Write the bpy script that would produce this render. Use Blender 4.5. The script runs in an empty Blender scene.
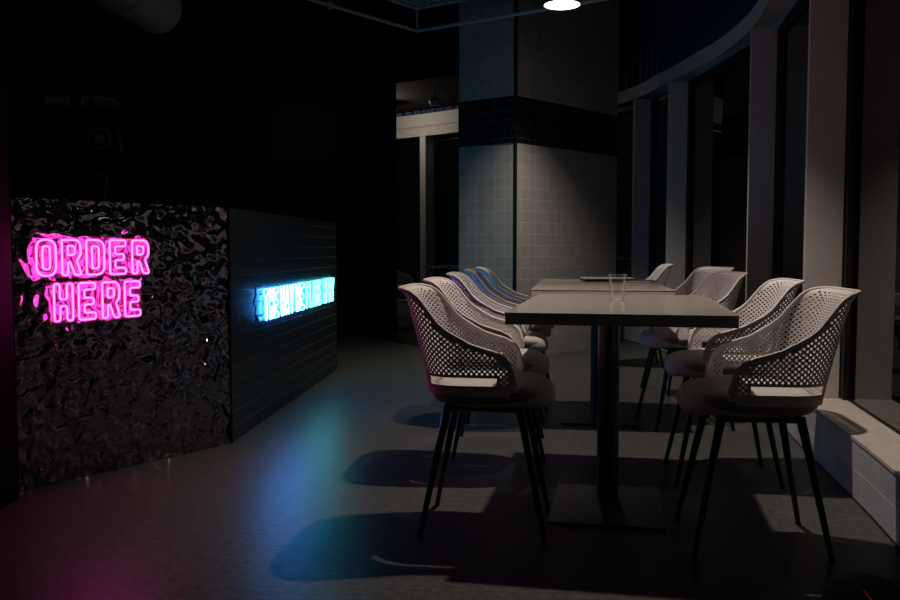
import bpy, math, random
from mathutils import Vector, Matrix
random.seed(4)
scene = bpy.context.scene
COL = scene.collection

# ---------------------------------------------------------------- camera, world, exposure
cam_d = bpy.data.cameras.new('camera'); cam = bpy.data.objects.new('camera', cam_d); COL.objects.link(cam)
cam_d.sensor_width = 36.0; cam_d.lens = 35.0; cam_d.clip_start = 0.05; cam_d.clip_end = 100
cam.location = (0, 0, 0.955)
cam.rotation_euler = (math.radians(90 - 3.401), 0, math.radians(8.116))
scene.camera = cam
world = bpy.data.worlds.new('night'); scene.world = world; world.use_nodes = True
world.node_tree.nodes['Background'].inputs['Color'].default_value = (0.55, 0.75, 0.78, 1)
world.node_tree.nodes['Background'].inputs['Strength'].default_value = 0.009
scene.view_settings.view_transform = 'Standard'; scene.view_settings.look = 'None'
scene.view_settings.exposure = 0.0; scene.view_settings.gamma = 1.0
scene.view_settings.use_curve_mapping = False

LAMP_W = 165.0          # pendant spot power
LAMP_COL = (1.0, 0.86, 0.73)
PINK = (1.0, 0.035, 0.42); PINK_S = 14.0
BLUE = (0.035, 0.30, 1.0); TEAL = (0.03, 0.56, 0.66); BLUE_S = 36.0

# ---------------------------------------------------------------- helpers
class MB:
    def __init__(s): s.v = []; s.f = []; s.uv = {}; s.m = []
    def add(s, vs, fs, uvs=None, mi=0):
        o = len(s.v); s.v += [tuple(x) for x in vs]
        for k, f in enumerate(fs):
            if uvs: s.uv[len(s.f)] = uvs[k]
            s.f.append(tuple(i + o for i in f)); s.m.append(mi)
    def box(s, c, d, rot=0.0, mi=0):
        x, y, z = d[0] / 2, d[1] / 2, d[2] / 2; R = Matrix.Rotation(rot, 3, 'Z')
        vs = [Vector(c) + R @ Vector((a * x, b * y, e * z)) for e in (-1, 1) for b in (-1, 1) for a in (-1, 1)]
        s.add(vs, [(0, 2, 3, 1), (4, 5, 7, 6), (0, 1, 5, 4), (2, 6, 7, 3), (0, 4, 6, 2), (1, 3, 7, 5)], mi=mi)
    def tube(s, pts, r, n=10, closed=False, caps=True, mi=0):
        pts = [Vector(p) for p in pts]; N = len(pts)
        rs = r if isinstance(r, (list, tuple)) else [r] * N
        def tan(i):
            a = pts[(i - 1) % N] if (closed or i > 0) else pts[i]
            b = pts[(i + 1) % N] if (closed or i < N - 1) else pts[i]
            t = b - a
            return t.normalized() if t.length > 1e-9 else Vector((0, 0, 1))
        t0 = tan(0); u = t0.orthogonal().normalized(); vs = []
        for i in range(N):
            t = tan(i); u = (u - t * u.dot(t))
            u = u.normalized() if u.length > 1e-6 else t.orthogonal().normalized()
            w = t.cross(u)
            for k in range(n):
                a = 2 * math.pi * k / n; vs.append(pts[i] + (u * math.cos(a) + w * math.sin(a)) * rs[i])
        fs = []
        for i in range(N if closed else N - 1):
            j = (i + 1) % N
            for k in range(n):
                l = (k + 1) % n; fs.append((i * n + k, i * n + l, j * n + l, j * n + k))
        if caps and not closed:
            fs.append(tuple(range(n))[::-1]); fs.append(tuple((N - 1) * n + k for k in range(n)))
        s.add(vs, fs, mi=mi)
    def lathe(s, prof, c=(0, 0, 0), n=32, mi=0, cap=True):
        vs = []; c = Vector(c)
        for r, z in prof:
            for k in range(n):
                a = 2 * math.pi * k / n; vs.append(c + Vector((r * math.cos(a), r * math.sin(a), z)))
        fs = []
        for i in range(len(prof) - 1):
            for k in range(n):
                l = (k + 1) % n; fs.append((i * n + k, i * n + l, (i + 1) * n + l, (i + 1) * n + k))
        if cap:
            fs.append(tuple(range(n))[::-1]); fs.append(tuple((len(prof) - 1) * n + k for k in range(n)))
        s.add(vs, fs, mi=mi)
    def prism(s, poly, z0, z1, mi=0):
        n = len(poly); vs = [(p[0], p[1], z0) for p in poly] + [(p[0], p[1], z1) for p in poly]
        fs = [tuple(range(n))[::-1], tuple(range(n, 2 * n))]; uvs = [[(0, 0)] * n, [(0, 0)] * n]; acc = 0
        for i in range(n):
            j = (i + 1) % n; L = math.dist(poly[i], poly[j])
            fs.append((i, j, j + n, i + n)); uvs.append([(acc, z0), (acc + L, z0), (acc + L, z1), (acc, z1)]); acc += L
        uvs[0] = [(p[0], p[1]) for p in poly][::-1]; uvs[1] = [(p[0], p[1]) for p in poly]
        s.add(vs, fs, uvs, mi)
    def build(s, name, mats, parent=None, smooth=False, bevel=0, solid=0, subsurf=0):
        me = bpy.data.meshes.new(name); me.from_pydata(s.v, [], s.f)
        if not isinstance(mats, (list, tuple)): mats = [mats]
        for m in mats: me.materials.append(m)
        me.polygons.foreach_set('material_index', s.m)
        if s.uv:
            ul = me.uv_layers.new(name='uv')
            for p in me.polygons:
                if p.index in s.uv:
                    for li, c in zip(p.loop_indices, s.uv[p.index]): ul.data[li].uv = c
        if smooth:
            me.polygons.foreach_set('use_smooth', [True] * len(me.polygons))
        me.update()
        o = bpy.data.objects.new(name, me); COL.objects.link(o)
        if parent: o.parent = parent
        if solid:
            m = o.modifiers.new('thickness', 'SOLIDIFY'); m.thickness = solid; m.offset = 0
        if bevel:
            m = o.modifiers.new('bevel', 'BEVEL'); m.width = bevel; m.segments = 3; m.limit_method = 'ANGLE'; m.angle_limit = math.radians(40)
        if subsurf:
            m = o.modifiers.new('subsurf', 'SUBSURF'); m.levels = subsurf; m.render_levels = subsurf
        return o

def tag(o, label=None, cat=None, group=None, kind=None):
    if label: o['label'] = label
    if cat: o['category'] = cat
    if group: o['group'] = group
    if kind: o['kind'] = kind
    return o
def empty(name, loc=(0, 0, 0), rz=0.0, label=None, cat=None, group=None):
    o = bpy.data.objects.new(name, None); COL.objects.link(o); o.location = loc; o.rotation_euler = (0, 0, rz)
    o.empty_display_size = 0.1
    return tag(o, label, cat, group)
def copy_tree(o, parent=None):
    c = o.copy(); COL.objects.link(c)
    if parent: c.parent = parent
    for ch in list(o.children): copy_tree(ch, c)
    return c

# ---------------------------------------------------------------- materials
def mat(name, col=(0.5, 0.5, 0.5), rough=0.5, metal=0.0, spec=0.5, emit=None, es=0.0):
    m = bpy.data.materials.new(name); m.use_nodes = True; b = m.node_tree.nodes['Principled BSDF']
    b.inputs['Base Color'].default_value = (*col, 1); b.inputs['Roughness'].default_value = rough
    b.inputs['Metallic'].default_value = metal; b.inputs['Specular IOR Level'].default_value = spec
    if emit:
        b.inputs['Emission Color'].default_value = (*emit, 1); b.inputs['Emission Strength'].default_value = es
    return m
def nd(m, t, **kw):
    n = m.node_tree.nodes.new(t)
    for k, v in kw.items():
        if k in n.inputs.keys(): n.inputs[k].default_value = v
        else: setattr(n, k, v)
    return n
def lk(m, a, ao, b, bi): m.node_tree.links.new(a.outputs[ao], b.inputs[bi])
def grain(m, c0, c1, scale=60, bump=0.0, coord='Object', stretch=(1, 1, 1), detail=4):
    b = m.node_tree.nodes['Principled BSDF']
    tc = nd(m, 'ShaderNodeTexCoord'); mp = nd(m, 'ShaderNodeMapping'); mp.inputs['Scale'].default_value = stretch
    ns = nd(m, 'ShaderNodeTexNoise'); ns.inputs['Scale'].default_value = scale; ns.inputs['Detail'].default_value = detail
    cr = nd(m, 'ShaderNodeValToRGB'); cr.color_ramp.elements[0].color = (*c0, 1); cr.color_ramp.elements[1].color = (*c1, 1)
    cr.color_ramp.elements[0].position = 0.3; cr.color_ramp.elements[1].position = 0.7
    lk(m, tc, coord, mp, 'Vector'); lk(m, mp, 'Vector', ns, 'Vector'); lk(m, ns, 'Fac', cr, 'Fac'); lk(m, cr, 'Color', b, 'Base Color')
    if bump:
        bp = nd(m, 'ShaderNodeBump'); bp.inputs['Strength'].default_value = bump; bp.inputs['Distance'].default_value = 0.002
        lk(m, ns, 'Fac', bp, 'Height'); lk(m, bp, 'Normal', b, 'Normal')
    return m
def tiles(name, c1, c2, grout, bw, rh, mortar=0.003, rough=0.25, offset=0.5, bump=0.5, spec=0.5, wob=0.0, off=(0, 0, 0)):
    m = mat(name, c1, rough, spec=spec); b = m.node_tree.nodes['Principled BSDF']
    tc = nd(m, 'ShaderNodeTexCoord'); mp = nd(m, 'ShaderNodeMapping'); mp.inputs['Location'].default_value = off
    br = nd(m, 'ShaderNodeTexBrick'); br.offset = offset; br.squash = 1.0
    br.inputs['Color1'].default_value = (*c1, 1); br.inputs['Color2'].default_value = (*c2, 1); br.inputs['Mortar'].default_value = (*grout, 1)
    br.inputs['Scale'].default_value = 1; br.inputs['Mortar Size'].default_value = mortar; br.inputs['Mortar Smooth'].default_value = 0.2
    br.inputs['Brick Width'].default_value = bw; br.inputs['Row Height'].default_value = rh
    lk(m, tc, 'UV', mp, 'Vector'); lk(m, mp, 'Vector', br, 'Vector'); lk(m, br, 'Color', b, 'Base Color')
    bp = nd(m, 'ShaderNodeBump'); bp.inputs['Strength'].default_value = bump; bp.inputs['Distance'].default_value = 0.002; bp.invert = True
    lk(m, br, 'Fac', bp, 'Height')
    if wob:
        ns = nd(m, 'ShaderNodeTexNoise'); ns.inputs['Scale'].default_value = 14; ns.inputs['Detail'].default_value = 3
        b2 = nd(m, 'ShaderNodeBump'); b2.inputs['Strength'].default_value = wob; b2.inputs['Distance'].default_value = 0.01
        lk(m, mp, 'Vector', ns, 'Vector'); lk(m, ns, 'Fac', b2, 'Height'); lk(m, bp, 'Normal', b2, 'Normal'); lk(m, b2, 'Normal', b, 'Normal')
    else: lk(m, bp, 'Normal', b, 'Normal')
    rr = nd(m, 'ShaderNodeMapRange'); rr.inputs['To Min'].default_value = rough; rr.inputs['To Max'].default_value = 0.8
    lk(m, br, 'Fac', rr, 'Value'); lk(m, rr, 'Result', b, 'Roughness')
    return m

M_floor = grain(mat('floor_vinyl', rough=0.36, spec=0.07), (0.040, 0.041, 0.038), (0.086, 0.086, 0.080), 55, 0.4, stretch=(0.6, 1, 1), detail=8)
M_black = mat('black_metal', (0.008, 0.008, 0.009), 0.38, 0.0, 0.4)
M_blackmatt = mat('black_paint', (0.006, 0.0065, 0.007), 0.8, 0, 0.15)
M_shell = mat('shell_plastic', (0.60, 0.56, 0.54), 0.5, 0, 0.35)
M_pan = mat('seat_pan_plastic', (0.16, 0.15, 0.145), 0.5, 0, 0.35)
M_cushion = grain(mat('seat_plastic', rough=0.6, spec=0.25), (0.40, 0.375, 0.36), (0.46, 0.43, 0.415), 180, 0.1)
M_top = grain(mat('table_laminate', rough=0.14, spec=0.6), (0.40, 0.36, 0.33), (0.48, 0.435, 0.40), 8, 0, stretch=(1, 0.2, 1), detail=6)
M_edge = mat('table_edge', (0.010, 0.010, 0.011), 0.35, 0, 0.4)
M_coltile = tiles('pale_square_tiles', (0.285, 0.275, 0.255), (0.33, 0.32, 0.295), (0.42, 0.41, 0.385), 0.098, 0.098, 0.003, 0.3, 0.0, 0.4)
M_band = tiles('black_subway_tiles', (0.006, 0.008, 0.010), (0.009, 0.011, 0.014), (0.030, 0.036, 0.040), 0.20, 0.0786, 0.003, 0.22, 0.5, 0.5, 0.4, 0.15)
M_brick = tiles('dark_wall_tiles', (0.009, 0.011, 0.014), (0.015, 0.017, 0.022), (0.060, 0.066, 0.085), 0.30, 0.10, 0.004, 0.25, 0.5, 0.6, 0.35, 0.4)
M_side = tiles('dark_counter_tiles', (0.010, 0.014, 0.016), (0.014, 0.018, 0.020), (0.060, 0.070, 0.072), 0.23, 0.074, 0.003, 0.34, 0.5, 0.5, 0.3, 0.25)
M_ledge = tiles('pale_ledge_tiles', (0.36, 0.36, 0.37), (0.40, 0.40, 0.41), (0.55, 0.55, 0.54), 0.40, 0.1175, 0.003, 0.35, 0.5, 0.4)
M_ledgetop = grain(mat('ledge_top', rough=0.45), (0.42, 0.37, 0.34), (0.50, 0.45, 0.41), 20, 0.05)
M_fin = grain(mat('window_pillar_paint', rough=0.6, spec=0.25), (0.42, 0.40, 0.375), (0.48, 0.455, 0.43), 30, 0.05)
M_frame = mat('black_window_frame', (0.006, 0.006, 0.007), 0.5, 0, 0.3)
M_navy = mat('navy_corrugated', (0.010, 0.020, 0.075), 0.5, 0, 0.4)
M_ceil = mat('black_ceiling', (0.003, 0.0032, 0.0032), 0.9, 0, 0.1)
M_rail = mat('grey_rail', (0.5, 0.51, 0.51), 0.5, 0.3, 0.4)
M_mesh = grain(mat('mesh_wire', rough=0.5, metal=0.3), (0.25, 0.25, 0.2), (0.8, 0.76, 0.66), 30)
M_duct = mat('duct_grey', (0.45, 0.46, 0.44), 0.5, 0.2, 0.4)
M_steel = mat('brushed_steel', (0.35, 0.34, 0.33), 0.3, 1.0)
M_red = mat('red_piping', (0.45, 0.015, 0.02), 0.5)
M_bag = grain(mat('bag_fabric', rough=0.9, spec=0.04), (0.002, 0.002, 0.0025), (0.005, 0.004, 0.0045), 60, 0.2)
M_diff = mat('lamp_diffuser', (0.9, 0.9, 0.9), 0.5, emit=(1.0, 0.97, 0.98), es=3.0)
M_pink = mat('pink_neon', (0.1, 0.02, 0.08), 0.4, emit=PINK, es=PINK_S)
M_blue = mat('blue_neon', (0.02, 0.05, 0.1), 0.4, emit=BLUE, es=BLUE_S)
M_teal = mat('teal_neon', (0.02, 0.08, 0.1), 0.4, emit=TEAL, es=BLUE_S * .6)
M_wire = mat('sign_wire', (0.30, 0.30, 0.32), 0.4, 0.5)
M_wood = mat('dark_casing', (0.008, 0.008, 0.008), 0.8, spec=.1)

# glass of the windows
M_glass = bpy.data.materials.new('window_glass'); M_glass.use_nodes = True
nt = M_glass.node_tree; nt.nodes.remove(nt.nodes['Principled BSDF'])
_o = nt.nodes['Material Output']; _mx = nt.nodes.new('ShaderNodeMixShader'); _t = nt.nodes.new('ShaderNodeBsdfTransparent'); _g = nt.nodes.new('ShaderNodeBsdfGlossy')
_f = nt.nodes.new('ShaderNodeFresnel'); _f.inputs['IOR'].default_value = 2.1; _g.inputs['Roughness'].default_value = 0.01
_t.inputs['Color'].default_value = (0.55, 0.6, 0.6, 1)
nt.links.new(_f.outputs[0], _mx.inputs[0]); nt.links.new(_t.outputs[0], _mx.inputs[1]); nt.links.new(_g.outputs[0], _mx.inputs[2]); nt.links.new(_mx.outputs[0], _o.inputs['Surface'])
# drinking glass
M_cup = bpy.data.materials.new('clear_plastic'); M_cup.use_nodes = True
_b = M_cup.node_tree.nodes['Principled BSDF']; _b.inputs['Transmission Weight'].default_value = 1.0; _b.inputs['Roughness'].default_value = 0.03; _b.inputs['IOR'].default_value = 1.25
_b = M_glass.copy(); _b.name = 'clear_plastic'; M_cup = _b
M_cup.node_tree.nodes['Fresnel'].inputs['IOR'].default_value = 1.35
_q = M_cup.node_tree.nodes.new('ShaderNodeMath'); _q.operation = 'MULTIPLY'; _q.inputs[1].default_value = .3; _q.use_clamp = True
M_cup.node_tree.links.new(M_cup.node_tree.nodes['Fresnel'].outputs[0], _q.inputs[0]); M_cup.node_tree.links.new(_q.outputs[0], M_cup.node_tree.nodes['Mix Shader'].inputs[0])
M_cup.node_tree.nodes['Transparent BSDF'].inputs['Color'].default_value = (.97, .97, .97, 1)
# hammered metal sheet
M_ham = mat('hammered_steel_sheet', (0.27, 0.257, 0.252), 0.14, 1.0)
_b = M_ham.node_tree.nodes['Principled BSDF']
tc = nd(M_ham, 'ShaderNodeTexCoord'); n1 = nd(M_ham, 'ShaderNodeTexNoise'); n1.inputs['Scale'].default_value = 11; n1.inputs['Detail'].default_value = 1.0; n1.inputs['Distortion'].default_value = 0.7
n2 = nd(M_ham, 'ShaderNodeTexVoronoi'); n2.feature = 'SMOOTH_F1'; n2.inputs['Scale'].default_value = 20; n2.inputs['Smoothness'].default_value = 0.8
ma = nd(M_ham, 'ShaderNodeMath'); ma.operation = 'MULTIPLY_ADD'; ma.inputs[1].default_value = 0.45
bp = nd(M_ham, 'ShaderNodeBump'); bp.inputs['Strength'].default_value = 1.0; bp.inputs['Distance'].default_value = 0.036
lk(M_ham, tc, 'Object', n1, 'Vector'); lk(M_ham, tc, 'Object', n2, 'Vector'); lk(M_ham, n2, 'Distance', ma, 0); lk(M_ham, n1, 'Fac', ma, 2)
lk(M_ham, ma, 'Value', bp, 'Height'); lk(M_ham, bp, 'Normal', _b, 'Normal')
# acrylic backing added behind the pink sign to catch its glow
M_glow_plate = bpy.data.materials.new('glow_plate_acrylic'); M_glow_plate.use_nodes = True
nt = M_glow_plate.node_tree; _b = nt.nodes['Principled BSDF']; _b.inputs['Base Color'].default_value = (0.55, 0.40, 0.50, 1); _b.inputs['Roughness'].default_value = 0.35
_t = nt.nodes.new('ShaderNodeBsdfTransparent'); _mx = nt.nodes.new('ShaderNodeMixShader'); _mx.inputs[0].default_value = 0.08
nt.links.new(_t.outputs[0], _mx.inputs[1]); nt.links.new(_b.outputs[0], _mx.inputs[2]); nt.links.new(_mx.outputs[0], nt.nodes['Material Output'].inputs['Surface'])

# ---------------------------------------------------------------- structure
def struct(mb, name, mats, **kw):
    o = mb.build(name, mats, **kw); o['kind'] = 'structure'; return o
m = MB(); m.box((-0.5, 5.5, -0.05), (13, 17, 0.1)); struct(m, 'floor', M_floor)
m = MB(); m.box((-1.5, 5.5, 3.65), (11, 14, 0.1)); struct(m, 'ceiling', M_ceil)

# brick wall behind the counter
def wallquad(p, q, t, z0, z1):      # slab from p to q, thickness t away to the left of p->q
    d = Vector((q[0] - p[0], q[1] - p[1])).normalized(); n = Vector((-d.y, d.x)) * t
    return [p, q, (q[0] + n.x, q[1] + n.y), (p[0] + n.x, p[1] + n.y)]
m = MB(); m.prism(wallquad((-5.75, 6.97), (-1.951, 9.52), 0.25, 0, 1), 0, 3.6); struct(m, 'wall_back', M_brick)
m = MB(); m.prism(wallquad((-5.75, -1.2), (-5.75, 6.97), 0.2, 0, 1), 0, 3.6); struct(m, 'wall_left', M_blackmatt)
# dark wall strip at the counter's near end
m = MB(); m.prism([(-2.092, 3.02), (-2.50, 3.20), (-2.75, 2.85), (-2.032, 2.60)][::-1], 0, 3.6); struct(m, 'wall_front_left', M_wood)

# tiled column
colA, colB, colC = (-0.505, 7.464), (-1.026, 7.763), (0.402, 8.765)
colD = (colB[0] + colC[0] - colA[0], colB[1] + colC[1] - colA[1])
cp = [colB, colA, colC, colD]
def grow(poly, g):
    c = Vector((sum(p[0] for p in poly) / len(poly), sum(p[1] for p in poly) / len(poly)))
    out = []
    for p in poly:
        v = Vector(p) - c; out.append(tuple(c + v * (1 + g / v.length)))
    return out
m = MB(); m.prism(cp, 0, 3.6); struct(m, 'wall_column', M_coltile)
m = MB(); m.prism(grow(cp, 0.008), 1.845, 2.238); struct(m, 'trim_1', M_band)
m = MB(); m.prism([(colA[0] - 0.017, colA[1] + 0.004), (colA[0] - 0.002, colA[1] - 0.017), (colA[0] + 0.014, colA[1] + 0.004), (colA[0], colA[1] + 0.02)], 0, 3.6); struct(m, 'trim_2', M_black)

# window curve
KN = [(.45, -1.6), (.62, -.4), (.86, 1.2), (1.03, 2.93), (1.085, 4.36), (1.135, 5.3), (1.178, 6.3), (1.10, 7.1), (.957, 7.7), (.8, 8.3), (.55, 9.15), (.1, 9.9), (-.8, 10.75), (-2.01, 11.64), (-3.6, 12.5)]
def catmull(pts, n=8):
    out = []
    P = [pts[0]] + pts + [pts[-1]]
    for i in range(1, len(P) - 2):
        a, b, c, d = [Vector(P[i + k]) for k in (-1, 0, 1, 2)]
        for k in range(n):
            t = k / n
            out.append(0.5 * ((2 * b) + (c - a) * t + (2 * a - 5 * b + 4 * c - d) * t * t + (3 * b - a - 3 * c + d) * t ** 3))
    out.append(Vector(pts[-1])); return out
CV = catmull(KN)
def normals(cv):
    ns = []
    for i in range(len(cv)):
        d = cv[min(i + 1, len(cv) - 1)] - cv[max(i - 1, 0)]; d.normalize(); ns.append(Vector((d.y, -d.x)))
    return ns
CN = normals(CV)
def sweep(mb, prof, cv=CV, ns=CN, uvscale=1.0, mi=None):
    arc = [0]
    for i in range(1, len(cv)): arc.append(arc[-1] + (cv[i] - cv[i - 1]).length)
    pl = [0]
    for i in range(1, len(prof)): pl.append(pl[-1] + math.dist(prof[i], prof[i - 1]))
    np_ = len(prof); vs = []
    for p, n in zip(cv, ns):
        for o, z in prof: vs.append((p.x + n.x * o, p.y + n.y * o, z))
    fs = []; uvs = []
    for i in range(len(cv) - 1):
        for k in range(np_ - 1):
            fs.append((i * np_ + k, i * np_ + k + 1, (i + 1) * np_ + k + 1, (i + 1) * np_ + k))
            uvs.append([(arc[i], pl[k]), (arc[i], pl[k + 1]), (arc[i + 1], pl[k + 1]), (arc[i + 1], pl[k])])
    for e in (0, len(cv) - 1):
        fs.append(tuple(e * np_ + k for k in range(np_))); uvs.append([(0, 0)] * np_)
    mb.add(vs, fs, uvs)
m = MB(); sweep(m, [(0, 0), (0, 0.225), (0.30, 0.225), (0.30, 0)]); struct(m, 'wall_right', M_ledge)
m = MB(); sweep(m, [(-0.004, 0.225), (-0.004, 0.237), (0.30, 0.237), (0.30, 0.225)]); struct(m, 'trim_3', M_ledgetop)
m = MB(); sweep(m, [(-0.003, 0), (-0.003, 0.008), (0.0, 0.008), (0.0, 0)]); struct(m, 'baseboard_right', M_black)
m = MB(); sweep(m, [(0, 2.45), (0, 2.575), (0.26, 2.575), (0.26, 2.45)]); struct(m, 'trim_4', M_fin)
# corrugated band: finer resample with ripple
fine = catmull([tuple(p) for p in CV], 16); fn = normals(fine); rip = []; acc = 0
for i, p in enumerate(fine):
    if i: acc += (fine[i] - fine[i - 1]).length
    rip.append(p + fn[i] * (0.03 + 0.024 * math.sin(acc * 2 * math.pi / 0.16)))
m = MB(); sweep(m, [(0, 2.575), (0, 3.6)], rip, fn); struct(m, 'wall_right_upper', M_navy, smooth=True)

fi = [i for i, p in enumerate(CV) if p.y > 10.0]
m = MB(); sweep(m, [(-0.02, 2.575), (-0.02, 2.74), (0.0, 2.74), (0.0, 2.575)], [CV[i] for i in fi], [CN[i] for i in fi]); struct(m, 'trim_15', M_fin)
def nearest(x, y):
    i = min(range(len(fine)), key=lambda k: (fine[k] - Vector((x, y))).length); return fine[i], fn[i]
FINS = [(.55, -.9, .035), (.80, 0.9, .035), (.985, 2.5, .035), (1.085, 4.40, .035), (1.178, 6.3, .04), (.836, 8.2, .05), (.585, 9.08, .06), (-.35, 10.35, .06), (-2.03, 11.66, .10), (-3.3, 12.35, .06)]
fpos = []
for k, (x, y, th) in enumerate(FINS):
    p, n = nearest(x, y); ang = math.atan2(n.y, n.x); fpos.append((p, n, ang))
    m = MB(); c = p + n * 0.085
    m.box((c.x, c.y, (0.237 + 2.45) / 2), (0.17, th, 2.213), ang)
    struct(m, 'trim_%d' % (5 + k), M_fin, bevel=0.003)
for k in range(len(fpos) - 1):
    (p, n, a), (q, n2, a2) = fpos[k], fpos[k + 1]
    A = p + n * 0.205; B = q + n2 * 0.205; d = (B - A); L = d.length; d.normalize(); ang = math.atan2(d.y, d.x); c = (A + B) / 2
    m = MB()
    zc = (0.237 + 2.45) / 2; hh = 2.213; fw = 0.05
    for e in (A + d * 0.035, B - d * 0.035): m.box((e.x, e.y, zc), (fw + 0.02, 0.06, hh), ang)
    m.box((c.x, c.y, 0.237 + 0.003), (L, 0.02, 0.006), ang); m.box((c.x, c.y, 2.45 - 0.03), (L, 0.06, 0.06), ang)
    w = struct(m, 'window_%d' % (k + 1), M_frame)
    m = MB(); m.box((c.x, c.y, zc - .022), (L - 0.1, 0.006, hh - 0.056), ang)
    m.build('pane', M_glass, w)

# dropped soffit seen through the opening, and wall behind
m = MB(); m.prism([(-2.35, 9.95), (-0.75, 9.10), (-0.4, 10.6), (-1.9, 11.9), (-3.2, 12.2)], 2.80, 2.9); struct(m, 'ceiling_far', M_ceil)

# ---------------------------------------------------------------- ordering counter
CA, CB, CC = Vector((-2.15, 3.11)), Vector((-1.655, 4.035)), Vector((-1.845, 6.65))
ctr = empty('counter', ((CA.x + CB.x) / 2 - 0.4, 4.6, 0), 0, 'ordering counter clad in hammered metal in front and dark tiles along its side', 'counter')
off = Vector((-ctr.location.x, -ctr.location.y, 0))
def rel(mb, o=None):
    mb.v = [(x + off.x, y + off.y, z) for x, y, z in mb.v]; return mb
fd = (CB - CA).normalized(); fnrm = Vector((fd.y, -fd.x)); sd = (CC - CB).normalized(); snrm = Vector((sd.y, -sd.x))
m = MB(); m.prism([tuple(CA - fnrm * 0.012 + fd * 0.01), tuple(CB - fnrm * 0.012 - snrm * 0.012), tuple(CC - snrm * 0.012), (CC.x - 0.42, CC.y + .02), (CB.x - .43, CB.y + .20), (CA.x - .38, CA.y + .22)], 0, 1.135)
rel(m).build('body', M_blackmatt, ctr)
m = MB(); m.prism([tuple(CA), tuple(CB), tuple(CB - fnrm * 0.012 - snrm * .0), tuple(CA - fnrm * 0.012)], 0.0, 1.15)
rel(m).build('hammered_panel', M_ham, ctr)['label'] = 'rippled reflective hammered metal front'
m = MB(); m.prism([tuple(CB), tuple(CC), tuple(CC - snrm * 0.012), tuple(CB - snrm * 0.012)], 0.0, 1.15)
rel(m).build('tiled_panel', M_side, ctr)['label'] = 'dark glossy tiled side'
m = MB(); m.prism([tuple(CB + (fnrm + snrm) * 0.003 - fd * .006), tuple(CB + (fnrm + snrm) * 0.005), tuple(CB + (fnrm + snrm) * .003 + sd * .006), tuple(CB)], 0, 1.152)
rel(m).build('corner_strip', M_black, ctr)
m = MB(); m.prism([tuple(CA - fnrm * 0.012 + fd * 0.01), tuple(CB - fnrm * 0.012 - snrm * 0.012), tuple(CC - snrm * 0.012), (CC.x - 0.42, CC.y + .02), (CB.x - .43, CB.y + .20), (CA.x - .38, CA.y + .22)], 1.135, 1.15)
rel(m).build('countertop', M_black, ctr)

# ---------------------------------------------------------------- neon lettering
def fillet(poly, rad, n=4):
    out = []; N = len(poly)
    for i in range(N):
        p = Vector(poly[i]); a = Vector(poly[i - 1]); b = Vector(poly[(i + 1) % N])
        r = rad[i] if isinstance(rad, (list, tuple)) else rad
        u = a - p; v = b - p; k = min(r, u.length * 0.48, v.length * 0.48)
        s = p + u.normalized() * k; e = p + v.normalized() * k
        for j in range(n + 1):
            t = j / n; out.append(s * (1 - t) ** 2 + p * 2 * t * (1 - t) + e * t * t)
    return out
W = .58; s = .18
GL = {
 'H': [[(0, 0), (s, 0), (s, .4), (W - s, .4), (W - s, 0), (W, 0), (W, 1), (W - s, 1), (W - s, .58), (s, .58), (s, 1), (0, 1)]],
 'E': [[(0, 0), (W - .04, 0), (W - .04, s), (s, s), (s, .41), (W - .1, .41), (W - .1, .59), (s, .59), (s, 1 - s), (W - .04, 1 - s), (W - .04, 1), (0, 1)]],
 'F': [[(0, 0), (s, 0), (s, .39), (W - .12, .39), (W - .12, .58), (s, .58), (s, 1 - s), (W - .04, 1 - s), (W - .04, 1), (0, 1)]],
 'L': [[(0, 0), (W - .06, 0), (W - .06, s), (s, s), (s, 1), (0, 1)]],
 'T': [[(W / 2 - s / 2, 0), (W / 2 + s / 2, 0), (W / 2 + s / 2, 1 - s), (W, 1 - s), (W, 1), (0, 1), (0, 1 - s), (W / 2 - s / 2, 1 - s)]],
 'A': [[(0, 0), (.17, 0), (.21, .2), (.37, .2), (.41, 0), (W, 0), (.40, 1), (.18, 1)], [(.24, .38), (.34, .38), (.29, .78)]],
 'W': [[(0, 1), (.08, 0), (.25, 0), (.29, .42), (.33, 0), (.50, 0), (W, 1), (.44, 1), (.40, .45), (.36, .85), (.22, .85), (.18, .45), (.14, 1)]],
 'M': [[(0, 0), (0, 1), (.17, 1), (.29, .6), (.41, 1), (W, 1), (W, 0), (.43, 0), (.43, .5), (.34, .22), (.24, .22), (.15, .5), (.15, 0)]],
 'Y': [[(.2, 0), (.38, 0), (.38, .4), (W, 1), (.4, 1), (.29, .62), (.18, 1), (0, 1), (.2, .4)]],
 'R': [[(0, 0), (s, 0), (s, .36), (.25, .36), (.39, 0), (W + .02, 0), (.45, .42), (W, .55), (W, 1), (0, 1)], [(s, .57), (.40, .57), (.40, .83), (s, .83)]],
}
def strokes(ch):
    if ch == 'O': return [(fillet([(0, 0), (W, 0), (W, 1), (0, 1)], .30, 8), True), (fillet([(s, s), (W - s, s), (W - s, 1 - s), (s, 1 - s)], .10, 5), True)]
    if ch == 'D': return [(fillet([(0, 0), (W, 0), (W, 1), (0, 1)], [.07, .30, .30, .07], 8), True), (fillet([(s, s), (W - s, s), (W - s, 1 - s), (s, 1 - s)], [.03, .10, .10, .03], 5), True)]
    if ch == '&': return [([Vector(p) for p in [(.56, 0), (.12, .70), (.13, .92), (.28, 1), (.42, .90), (.40, .70), (.08, .38), (.03, .18), (.14, .02), (.34, .03), (.54, .42)]], False)]
    rr = [[.07, .07, .03, .05, .07, .07, .06, .16, .26, .07], [.04, .12, .12, .04]] if ch == 'R' else None
    return [(fillet(pl, rr[i] if rr else (.075 if i == 0 else .05)), True) for i, pl in enumerate(GL[ch])]
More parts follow.
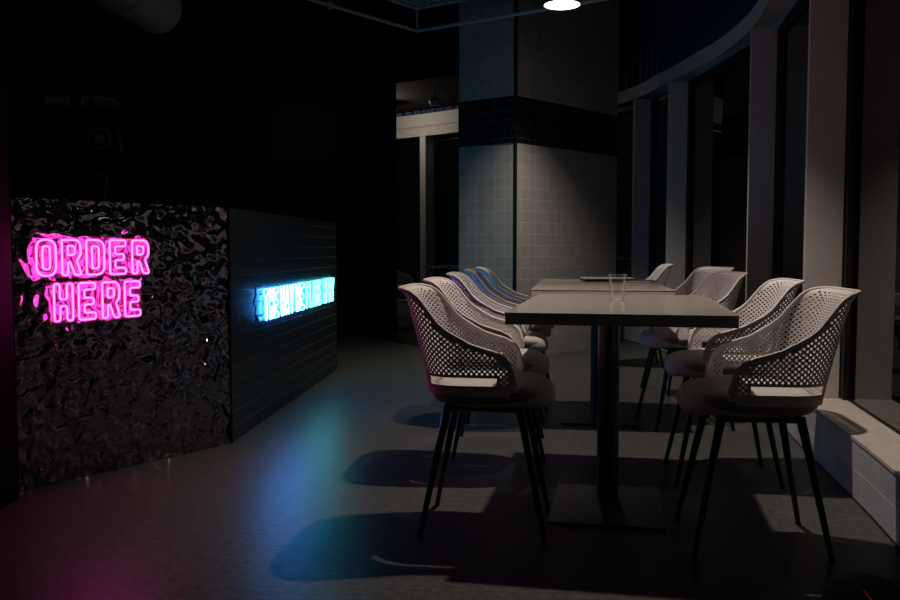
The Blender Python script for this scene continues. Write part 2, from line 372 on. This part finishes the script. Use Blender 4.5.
def glyph(root, ch, o2, d2, nrm, t0, z0, w, h, mt, r, out, base, tilt=0.0):
    mb = MB()
    for pts, cl in strokes(ch):
        P3 = []
        for p in pts:
            q = o2 + d2 * (t0 + p.x / W * w) + nrm * out
            P3.append((q.x - base.x, q.y - base.y, z0 + p.y * h - base.z + tilt * p.x))
        mb.tube(P3, r, 8, closed=cl)
    g = mb.build('letter', mt, root, smooth=True)
    return g
# pink ORDER HERE
sg = CA + fd * 0.35
pk = empty('neon_sign', (sg.x, sg.y, 0.82), 0, 'pink neon sign reading ORDER HERE on the hammered metal counter front', 'sign')
def word(root, txt, o2, d2, nrm, t0, t1, z0, h, mts, r, out, gap):
    n = len(txt); w = (t1 - t0 - gap * (n - 1)) / n
    for i, ch in enumerate(txt):
        glyph(root, ch, o2, d2, nrm, t0 + i * (w + gap), z0, w, h, mts, r, out, root.location)
word(pk, 'ORDER', CA, fd, fnrm, .084, .590, .845, .143, M_pink, .0038, .020, .026)
word(pk, 'HERE', CA, fd, fnrm, .152, .550, .661, .150, M_pink, .0038, .020, .026)
def plate(root, o2, d2, nrm, t0, t1, z0, z1, out, th, mt, name, rad=.03):
    poly = fillet([(t0, z0), (t1, z0), (t1, z1), (t0, z1)], rad, 4); n = len(poly); vs = []
    for o_ in (out, out + th):
        for p in poly:
            q = o2 + d2 * p.x + nrm * o_; vs.append((q.x - root.location.x, q.y - root.location.y, p.y - root.location.z))
    fs = [tuple(range(n)), tuple(range(n, 2 * n))[::-1]] + [(i, i + n, (i + 1) % n + n, (i + 1) % n) for i in range(n)]
    mb = MB(); mb.add(vs, fs); return mb.build(name, mt, root)
plate(pk, CA, fd, fnrm, .060, .598, .835, .998, .008, .003, M_glow_plate, 'glow_plate')  # added plates, one per word, filling the gaps between letters with pink glow
plate(pk, CA, fd, fnrm, .133, .558, .651, .821, .008, .003, M_glow_plate, 'glow_plate')
for (t, z) in ((.09, .915), (.59, .915), (.17, .735), (.55, .735)):
    q = CA + fd * t - Vector((sg.x, sg.y)); mb = MB(); a = q; b = q + fnrm * .008
    mb.tube([(a.x, a.y, z - .82), (b.x, b.y, z - .82)], .005, 10); mb.build('standoff', M_wire, pk)
# blue THE WAY WE FLAME &FRY
sb = CB + sd * 1.5
bl = empty('neon_sign', (sb.x, sb.y, 0.64), 0, 'blue and teal neon lettering on the dark tiled side of the counter', 'sign')
for txt, t0, t1, mt in (('THE', .54, .845, M_blue), ('WAY', .89, 1.195, M_blue), ('WE', 1.245, 1.48, M_blue), ('FLAME', 1.535, 1.99, M_teal), ('&FRY', 2.05, 2.43, M_teal)):
    word(bl, txt, CB, sd, snrm, t0, t1, .558, .170, mt, .0036, .016, .022)
def onside(t, z, out): 
    q = CB + sd * t + snrm * out; return (q.x - sb.x, q.y - sb.y, z - .64)
mb = MB(); mb.tube([onside(.40, .752, .012), onside(.40, .70, .012), onside(.36, .67, .012), onside(.40, .64, .012), onside(.38, .60, .012), onside(.41, .572, .012)], .004, 8); mb.build('wire', M_wire, bl)
mb = MB(); mb.tube([onside(.41, .600, .014), onside(.41, .566, .014)], [.005, .012], 10); mb.build('plug', M_wire, bl)
for z in (.585, .70):
    mb = MB(); mb.tube([onside(.52, z, .010), onside(2.45, z, .010)], .0022, 6); mb.build('support_rail', M_wire, bl)
for t in (.53, 1.22, 1.51, 2.02, 2.44):
    for z in (.585, .70):
        mb = MB(); mb.tube([onside(t, z, .0), onside(t, z, .010)], .003, 6); mb.build('standoff', M_wire, bl)

# ---------------------------------------------------------------- tables
def table(loc, L, label, rz=0.0, W_=.70, dx=0.0, dy=0.0):
    t = empty('dining_table', loc, rz, label, 'table', 'long pedestal tables')
    m = MB(); m.box((0, 0, .7285), (W_ - .004, L - .004, .035)); m.build('tabletop', M_top, t, bevel=.002)
    m = MB(); m.box((0, 0, .748), (W_, L, .004)); m.build('laminate_surface', M_top, t, bevel=.0012)['label'] = 'pale beige laminate surface'
    m = MB(); m.box((dx, dy, .707), (.30, .50, .008)); m.build('mounting_plate', M_black, t)
    m = MB(); m.tube([(dx, dy, .012), (dx, dy, .704)], .041, 28); m.build('column', M_black, t, smooth=False).modifiers.new('es', 'EDGE_SPLIT')
    m = MB(); m.box((dx, dy, .006), (.40, .70, .012)); m.build('base_plate', M_black, t, bevel=.003)
    return t
table((.170, 3.345, 0), 1.17, 'long beige-topped table nearest the camera, on a black column', math.radians(-3.2), .72, -.04, -.02)
table((.135, 5.07, 0), 1.44, 'long beige-topped table behind the nearest one, carrying closed devices')

# ---------------------------------------------------------------- perforated armchair
def build_chair():
    root = empty('armchair', (0, 0, 0))
    # horseshoe path of the shell, half length .48: rear .12 + arc .19 + side .17
    HB = .214; RR = .12; XB = -.185
    def base(sv):
        a = abs(sv); sg_ = 1 if sv >= 0 else -1; fl = HB - RR
        if a < fl: return Vector((XB, sg_ * a)), Vector((-1, 0))
        a -= fl; q = RR * math.pi / 2
        if a < q:
            th = a / RR; return Vector((XB + RR - RR * math.cos(th), sg_ * (fl + RR * math.sin(th)))), Vector((-math.cos(th), sg_ * math.sin(th)))
        a -= q; return Vector((XB + RR + a, sg_ * HB)), Vector((0, sg_))
    SL = .460
    RT = [(0, .822), (.11, .822), (.14, .820), (.162, .812), (.178, .792), (.194, .762), (.22, .714), (.245, .688), (.275, .666), (.31, .646), (.36, .630), (.39, .622), (.42, .606), (.437, .588), (.449, .560), (.460, .515)]
    def rim(sv):
        a = abs(sv)
        for (a0, z0), (a1, z1) in zip(RT, RT[1:]):
            if a <= a1:
                t = (a - a0) / (a1 - a0); return z0 + (z1 - z0) * t
        return RT[-1][1]
    Z0 = .478
    def surf(sv, z):
        p, n = base(sv); h = max(0, (z - Z0) / .35); back = max(0, -n.x)
        o = .084 * back * h ** 1.15 + (.020 * (1 - back)) * min(1, h * 1.6) * (1 if abs(n.y) > 0 else 0)
        lip = max(0, (z - .785) / .035); o += .016 * lip * lip * back
        taper = 1 - .10 * h * back
        y = p.y * (1 - .05 * h * (1 - back) + .05 * h * back)
        front = max(0, (abs(sv) - .39) / .07)
        y *= 1 - .06 * front * front
        return Vector((p.x + n.x * o, y + n.y * o, z))
    nc = 106; ds = 2 * SL / nc; dz = .0087; nr = int(math.ceil((.825 - Z0) / dz))
    vs = []; idx = {}
    def vid(i, j):
        sv = -SL + i * ds; z = min(Z0 + j * dz, rim(sv)); key = (i, round(z, 5))
        if key not in idx: idx[key] = len(vs); vs.append(surf(sv, z))
        return idx[key]
    fs = []
    for i in range(nc):
        s0 = -SL + i * ds; s1 = s0 + ds; sm = (s0 + s1) / 2
        for j in range(nr):
            z0 = Z0 + j * dz; z1 = z0 + dz
            if z0 >= rim(s0) - 1e-5 and z0 >= rim(s1) - 1e-5: continue
            a = abs(sm)
            if .511 <= z0 + dz / 2 <= .538 and .165 < a < .395: continue      # side slot
            q = [vid(i, j), vid(i + 1, j), vid(i + 1, j + 1), vid(i, j + 1)]
            lim = min(rim(s0), rim(s1)) - .010
            hole = (i + j) % 2 == 0 and z1 < lim and z0 > (.545 if a < .405 else .512) and a < .436
            if not hole and (i + j) % 2 == 0 and z1 < lim and z0 > .50 and a < .14: hole = True
            if hole:
                hv = []; c = (z0 + z1) / 2
                for k in range(8):
                    th = math.radians(-135 + 45 * k)
                    hv.append(len(vs)); vs.append(surf(sm + math.cos(th) * ds * .47, c + math.sin(th) * dz * .47))
                for k in range(4):
                    k2 = (2 * k + 2) % 8; fs.append((q[k], q[(k + 1) % 4], hv[k2], hv[2 * k + 1])); fs.append((q[k], hv[2 * k + 1], hv[2 * k]))
            else:
                qq = []
                for v in q:
                    if v not in qq: qq.append(v)
                if len(qq) >= 3: fs.append(tuple(qq))
    m = MB(); m.add(vs, fs)
    o = m.build('perforated_shell', M_shell, root, smooth=True, solid=.005)
    bpy.context.view_layer.update()
    dg = bpy.context.evaluated_depsgraph_get(); me = bpy.data.meshes.new_from_object(o.evaluated_get(dg)); o.modifiers.clear(); o.data = me
    # rolled rim
    m = MB(); n = 120; m.tube([surf(-SL + 2 * SL * i / n, rim(-SL + 2 * SL * i / n)) for i in range(n + 1)], .0058, 8)
    m.build('rim', M_shell, root, smooth=True)
    # seat pan
    def outline(k, n=56, x0=-.187, x1=.225, hw=.216):
        out = []
        for i in range(n):
            th = 2 * math.pi * i / n; c, s_ = math.cos(th), math.sin(th); e = 2 / 3.2
            cx = (x0 + x1) / 2; x = cx + (x1 - x0) / 2 * k * math.copysign(abs(c) ** e, c); y = hw * k * math.copysign(abs(s_) ** e, s_)
            if x > cx: y *= 1 - .10 * ((x - cx) / (x1 - cx)) ** 2
            out.append((x, y))
        return out
    def shell_of(levels, **kw):
        m = MB(); n = 56; vs = []; fs = []
        for k, z in levels:
            for (x, y) in outline(k, n, **kw):
                zz = z - .020 * max(0, (x - .12) / .105) ** 2
                vs.append((x, y, zz))
        for i in range(len(levels) - 1):
            for k in range(n):
                l = (k + 1) % n; fs.append((i * n + k, i * n + l, (i + 1) * n + l, (i + 1) * n + k))
        fs.append(tuple(range(n))[::-1]); fs.append(tuple((len(levels) - 1) * n + k for k in range(n)))
        m.add(vs, fs); return m
    shell_of([(.40, .428), (.72, .432), (.90, .446), (.975, .463), (1.0, .480), (1.0, .490), (.985, .492), (.955, .484), (.8, .478), (.4, .474)]).build('seat_pan', M_pan, root, smooth=True)
    shell_of([(.86, .440), (.95, .447), (.99, .462), (1.0, .482), (.985, .498), (.93, .507), (.82, .511), (.45, .509), (.15, .507)], x0=-.165, x1=.233, hw=.207).build('seat_cushion', M_cushion, root, smooth=True)
    # frame
    m = MB(); pts = [(-.125, -.135, .424), (.125, -.135, .424), (.125, .135, .424), (-.125, .135, .424)]
    for i in range(4): m.tube([pts[i], pts[(i + 1) % 4]], .010, 8)
    m.tube([(-.125, 0, .424), (.125, 0, .424)], .010, 8)
    m.build('under_frame', M_black, root)
    for sx, sy in ((-1, -1), (1, -1), (1, 1), (-1, 1)):
        m = MB(); m.tube([(sx * .118, sy * .128, .432), (sx * .150, sy * .150, .28), (sx * .205, sy * .185, .004)], [.0145, .0125, .0085], 12)
        l = m.build('leg', M_black, root, smooth=True)
        m = MB(); m.lathe([(.0095, 0), (.0095, .006)], (sx * .205, sy * .185, 0), 10); m.build('foot_cap', M_blackmatt, l)
    return root
CH = build_chair()
CHAIRS = [
 (-.295, 2.985, 0, 'pale perforated armchair with magenta lit back, nearest on the counter side of the tables'),
 (-.335, 3.70, 0, 'pale perforated armchair with faint pink edge, second along the counter side of the tables'),
 (-.365, 4.55, 2, 'pale perforated armchair with blue and violet back, third along the counter side of the tables'),
 (-.370, 5.27, 3, 'pale perforated armchair with bright blue back, fourth along the counter side of the tables'),
 (-.360, 5.83, 2, 'pale perforated armchair with light cyan back, farthest on the counter side of the tables'),
 (.573, 2.93, 181.5, 'perforated armchair at the near table on the window side, nearest to the camera'),
 (.615, 3.76, 181, 'perforated armchair at the near table on the window side, just behind the nearest one'),
 (.590, 4.83, 192, 'perforated armchair on the window side beside the second table, turned slightly to the camera'),
 (.72, 6.00, 203, 'perforated armchair near the window wall behind the second table, partly covered by another'),
 (.49, 7.25, 182, 'small distant perforated armchair beside the tiled column, on the window side of the tables'),
 (-2.05, 10.35, 5, 'pale armchair beyond the opening between dark tiled wall and tiled column'),
]
for i, (x, y, a, lb) in enumerate(CHAIRS):
    o = CH if i == 0 else copy_tree(CH)
    o.location = (x, y, 0); o.rotation_euler = (0, 0, math.radians(a)); tag(o, lb, 'chair', 'perforated armchairs')
# small table beyond the opening
ft = empty('cafe_table', (-1.42, 10.15, 0), .3, 'small pale table beyond the opening beside the tiled column', 'table')
m = MB(); m.box((0, 0, .735), (.6, .6, .03)); m.build('tabletop', M_top, ft, bevel=.003)
m = MB(); m.tube([(0, 0, .012), (0, 0, .72)], .035, 16); m.build('column', M_black, ft)
m = MB(); m.box((0, 0, .006), (.4, .4, .012)); m.build('base_plate', M_black, ft)

# ---------------------------------------------------------------- things on the tables
cup = MB(); cup.lathe([(.026, 0), (.027, .001), (.037, .100), (.0385, .103), (.0375, .103), (.0355, .099), (.0255, .004), (.001, .003)], n=32, cap=True)
o = cup.build('drinking_cup', M_cup, smooth=True); o.location = (.165, 3.46, .7502); tag(o, 'clear plastic cup standing on the near table', 'cup')
lp = empty('laptop', (.20, 5.50, .7502), math.radians(8), 'thin pale closed laptop lying on the second table', 'laptop')
m = MB(); m.box((0, 0, .008), (.31, .21, .011)); m.build('base', M_edge, lp, bevel=.003)
m = MB(); m.box((0, 0, .0175), (.315, .215, .007)); m.build('lid', mat('laptop_lid', (.50, .47, .45), .35, .3), lp, bevel=.003)
for sx in (-1, 1):
    m = MB(); m.box((sx * .12, 0, .00125), (.02, .16, .0025)); m.build('foot', M_blackmatt, lp)
tb = empty('tablet', (.395, 5.33, .7502), math.radians(-20), 'slim tablet in a pale case beside the laptop on the second table', 'tablet')
m = MB(); m.box((0, 0, .005), (.155, .22, .010)); m.build('case', mat('tablet_case', (.5, .46, .43), .45), tb, bevel=.003)
m = MB(); m.box((0, 0, .0108), (.140, .205, .0015)); m.build('screen', M_edge, tb)

# ---------------------------------------------------------------- lamps
def lamp(loc, label, power, cone=92, r=.139, kind='SPOT', blend=.45):
    t = empty('ceiling_lamp', loc, 0, label, 'lamp', 'round ceiling lamps')
    m = MB(); m.lathe([(r - .006, 0), (r + .004, .001), (r + .004, .035), (r - .02, .06), (.03, .075)], n=48); m.build('housing', M_black, t, smooth=False)
    m = MB(); m.lathe([(r - .012, -.003), (r - .006, -.001), (r - .006, .004)], n=48); m.build('diffuser', M_diff, t)
    m = MB(); m.tube([(0, 0, .07), (0, 0, 3.6 - loc[2])], .008, 10); m.build('stem', M_black, t)
    ld = bpy.data.lights.new('lamp_light', kind); ld.energy = power; ld.color = LAMP_COL
    if kind == 'SPOT': ld.spot_size = math.radians(cone); ld.spot_blend = blend
    ld.shadow_soft_size = .03
    lo = bpy.data.objects.new('lamp_light', ld); COL.objects.link(lo); lo.parent = t; lo.location = (0, 0, -.04)
    return t
lamp((.14, 3.68, 2.70), 'round flat ceiling lamp hanging over the nearest table', LAMP_W, 88, blend=.65)
lamp((-.111, 6.681, 2.76), 'round white glowing ceiling lamp in front of the tiled column', LAMP_W * .85, 110, blend=.9)
lamp((-2.36, 11.05, 2.70), 'small glowing ceiling lamp beyond the opening beside the dark tiled wall', LAMP_W * .055, r=.10, kind='POINT')

# ---------------------------------------------------------------- hanging rail frame with mesh
rc = Vector((-1.384, 7.662)); d1 = Vector((-.62, -1.06)).normalized(); d2 = Vector((1.13, -.55)).normalized()
rf = empty('hanging_frame', (rc.x, rc.y, 2.85), 0, 'grey suspended tube frame with wire mesh tray under the black ceiling', 'ceiling frame')
def R3(a, b, z): q = d1 * a + d2 * b; return (q.x, q.y, z)
m = MB(); m.tube([R3(3.2, 0, 0), R3(0, 0, 0), R3(0, 2.3, 0)], .016, 8); m.build('lower_rail', M_rail, rf)
m = MB(); m.tube([R3(3.2, 0, .19), R3(0, 0, .19), R3(0, 2.3, .19)], .012, 8); m.build('upper_rail', M_rail, rf)
for a, b in ((0, 0), (1.05, 0), (0, 2.25), (3.1, 0)):
    m = MB(); m.tube([R3(a, b, -.01), R3(a, b, .75)], .010, 8); m.build('hanger', M_rail, rf)
m = MB(); q = R3(1.05, 0, .02); m.tube([(q[0], q[1], q[2] - .05), q], .022, 10); m.build('clamp', M_rail, rf)
m = MB(); N1, N2 = 84, 60; st = .036
def wave(k, t): return .009 * (1 if t % 2 else -1) * (1 if k % 2 else -1)
for k in range(N1):
    m.tube([R3(k * st + wave(k, t), t * st * 1.0, .185) for t in range(0, N2)], .0035, 3, caps=False)
for k in range(N2):
    m.tube([R3(t * st, k * st + wave(k, t), .187) for t in range(0, N1, 2)], .0030, 3, caps=False)
m.build('mesh_tray', M_mesh, rf)

# ---------------------------------------------------------------- duct above the counter
pa, pb = Vector((-2.62, 4.50)), Vector((-2.70, 5.50))
dc = empty('air_duct', (pb.x, pb.y, 2.52), 0, 'fat grey round air duct under the ceiling above the counter', 'duct')
def dpt(t): q = pa + (pb - pa) * t; return (q.x - pb.x - .02, q.y - pb.y, 0)
m = MB(); m.tube([dpt(-2.2), dpt(.42)], .165, 28); m.build('duct_run', M_duct, dc)
m = MB(); m.tube([dpt(.42), dpt(.46)], .178, 28); m.build('collar', M_duct, dc)
m = MB(); m.tube([dpt(.46), dpt(1.0)], .165, 28); m.build('duct_outlet', M_duct, dc)
m = MB(); m.tube([(0, 0, .16), (0, 0, 1.08)], .006, 8); m.build('hanger', M_black, dc)

# ---------------------------------------------------------------- back counter with the coffee machine
bc = empty('back_counter', (-3.12, 5.03, 0), math.radians(30), 'dark low work counter behind the ordering counter', 'counter')
m = MB(); m.box((0, 0, .4725), (1.2, .50, .945)); m.build('body', M_blackmatt, bc)
m = MB(); m.box((0, 0, .96), (1.22, .52, .03)); m.build('worktop', M_black, bc, bevel=.003)
em = empty('espresso_machine', (-2.925, 4.93, .975), math.radians(24), 'black espresso machine with a round badge behind the counter', 'coffee machine')
m = MB(); m.box((0, 0, .42), (.46, .36, .70)); m.build('body', M_blackmatt, em, bevel=.03)
for sx in (-1, 1):
    for sy in (-1, 1):
        m = MB(); m.lathe([(.03, 0), (.022, .08)], (sx * .18, sy * .13, 0), 16); m.build('foot', M_black, em)
m = MB(); m.box((0, 0, .785), (.48, .38, .03)); m.build('cup_tray', M_black, em, bevel=.008)
m = MB()
vs = []
for k in range(32):
    a = 2 * math.pi * k / 32; vs.append((.11 + .058 * math.cos(a), -.183, .62 + .058 * math.sin(a)))
m.tube(vs, .004, 8, closed=True); bd = m.build('badge_ring', M_duct, em)
m = MB()
for dx in (-.022, 0, .022): m.tube([(.11 + dx, -.183, .59), (.11 + dx * .6, -.183, .625), (.11 + dx, -.183, .65)], .004, 6)
m.tube([(.065, -.183, .62), (.155, -.183, .62)], .0035, 6); m.build('badge_mark', M_duct, em)
m = MB(); m.tube([(.215, -.20, .66), (.222, -.22, .60), (.232, -.23, .54)], .006, 8); m.build('steam_wand', M_steel, em)
m = MB(); m.tube([(.02, -.16, .80), (.02, -.16, .845), (.06, -.16, .86), (.20, -.16, .85), (.215, -.16, .80)], .010, 8); m.build('cup_rail', M_duct, em)
def toprow(x, lab, nm, mt, r, L):
    m = MB(); m.tube([(-L / 2, 0, r), (L / 2, 0, r)], r, 20); o = m.build(nm, mt)
    q = Matrix.Rotation(math.radians(24), 3, 'Z') @ Vector((x, -.08, .8005)); o.location = (em.location.x + q.x, em.location.y + q.y, em.location.z + q.z); o.rotation_euler = (0, 0, math.radians(24))
    tag(o, lab, 'cup'); return o
toprow(-.12, 'pale paper cup stack lying on top of the black espresso machine', 'cup_stack', mat('cup_paper', (.80, .76, .66), .6), .033, .13)
toprow(.13, 'grey metal pitcher lying on the right of the espresso machine top', 'milk_pitcher', M_duct, .036, .10)
tp = empty('tap', (-2.06, 3.634, 1.15), math.radians(20), 'thin curved tap standing on the counter below the espresso machine badge', 'tap')

m = MB(); m.tube([(0, 0, 0), (.004, 0, .08), (.012, 0, .12), (0, 0, .128), (-.05, 0, .13), (-.062, 0, .118)], .0035, 8); m.build('spout', M_duct, tp)
m = MB(); m.lathe([(.016, 0), (.012, .01)], n=16); m.build('base', M_duct, tp)

# ---------------------------------------------------------------- bag on the floor
bg = empty('bag', (.665, 2.02, 0), math.radians(20), 'black rounded bag with thin red piping on the floor by the nearest window side chair', 'bag')
m = MB(); m.lathe([(.075, 0), (.098, .01), (.108, .05), (.104, .12), (.088, .172), (.055, .208), (.015, .222)], n=32)
m.v = [(x, y * 1.35, z) for x, y, z in m.v]; m.build('body', M_bag, bg, smooth=True)
pts = []
for z, r in ((.02, .103), (.05, .109), (.12, .105), (.172, .089), (.208, .056)):
    a = math.radians({.02: -94, .05: -98, .12: -106, .172: -122, .208: -155}.get(z, -150)); pts.append((r * math.cos(a), r * math.sin(a) * 1.35 - .001, z + .002))
m = MB(); m.tube(pts, .0028, 8); m.build('piping', M_red, bg)['label'] = 'thin red piping'
m = MB(); m.tube([(.10, -.05, .10), (.14, -.06, .15), (.19, -.05, .13), (.22, -.02, .02)], .007, 8); m.build('strap', M_duct, bg)

# sprinkler seen beyond the opening
sp = MB(); sp.lathe([(.0, -.10), (.055, -.09), (.07, -.05), (.05, -.01), (.012, 0), (.012, .07)], n=24, cap=False)
o = sp.build('ceiling_sensor', M_duct, smooth=True); o.location = (-1.65, 10.3, 2.73); tag(o, 'small round grey sensor under the ceiling beyond the opening', 'sensor')
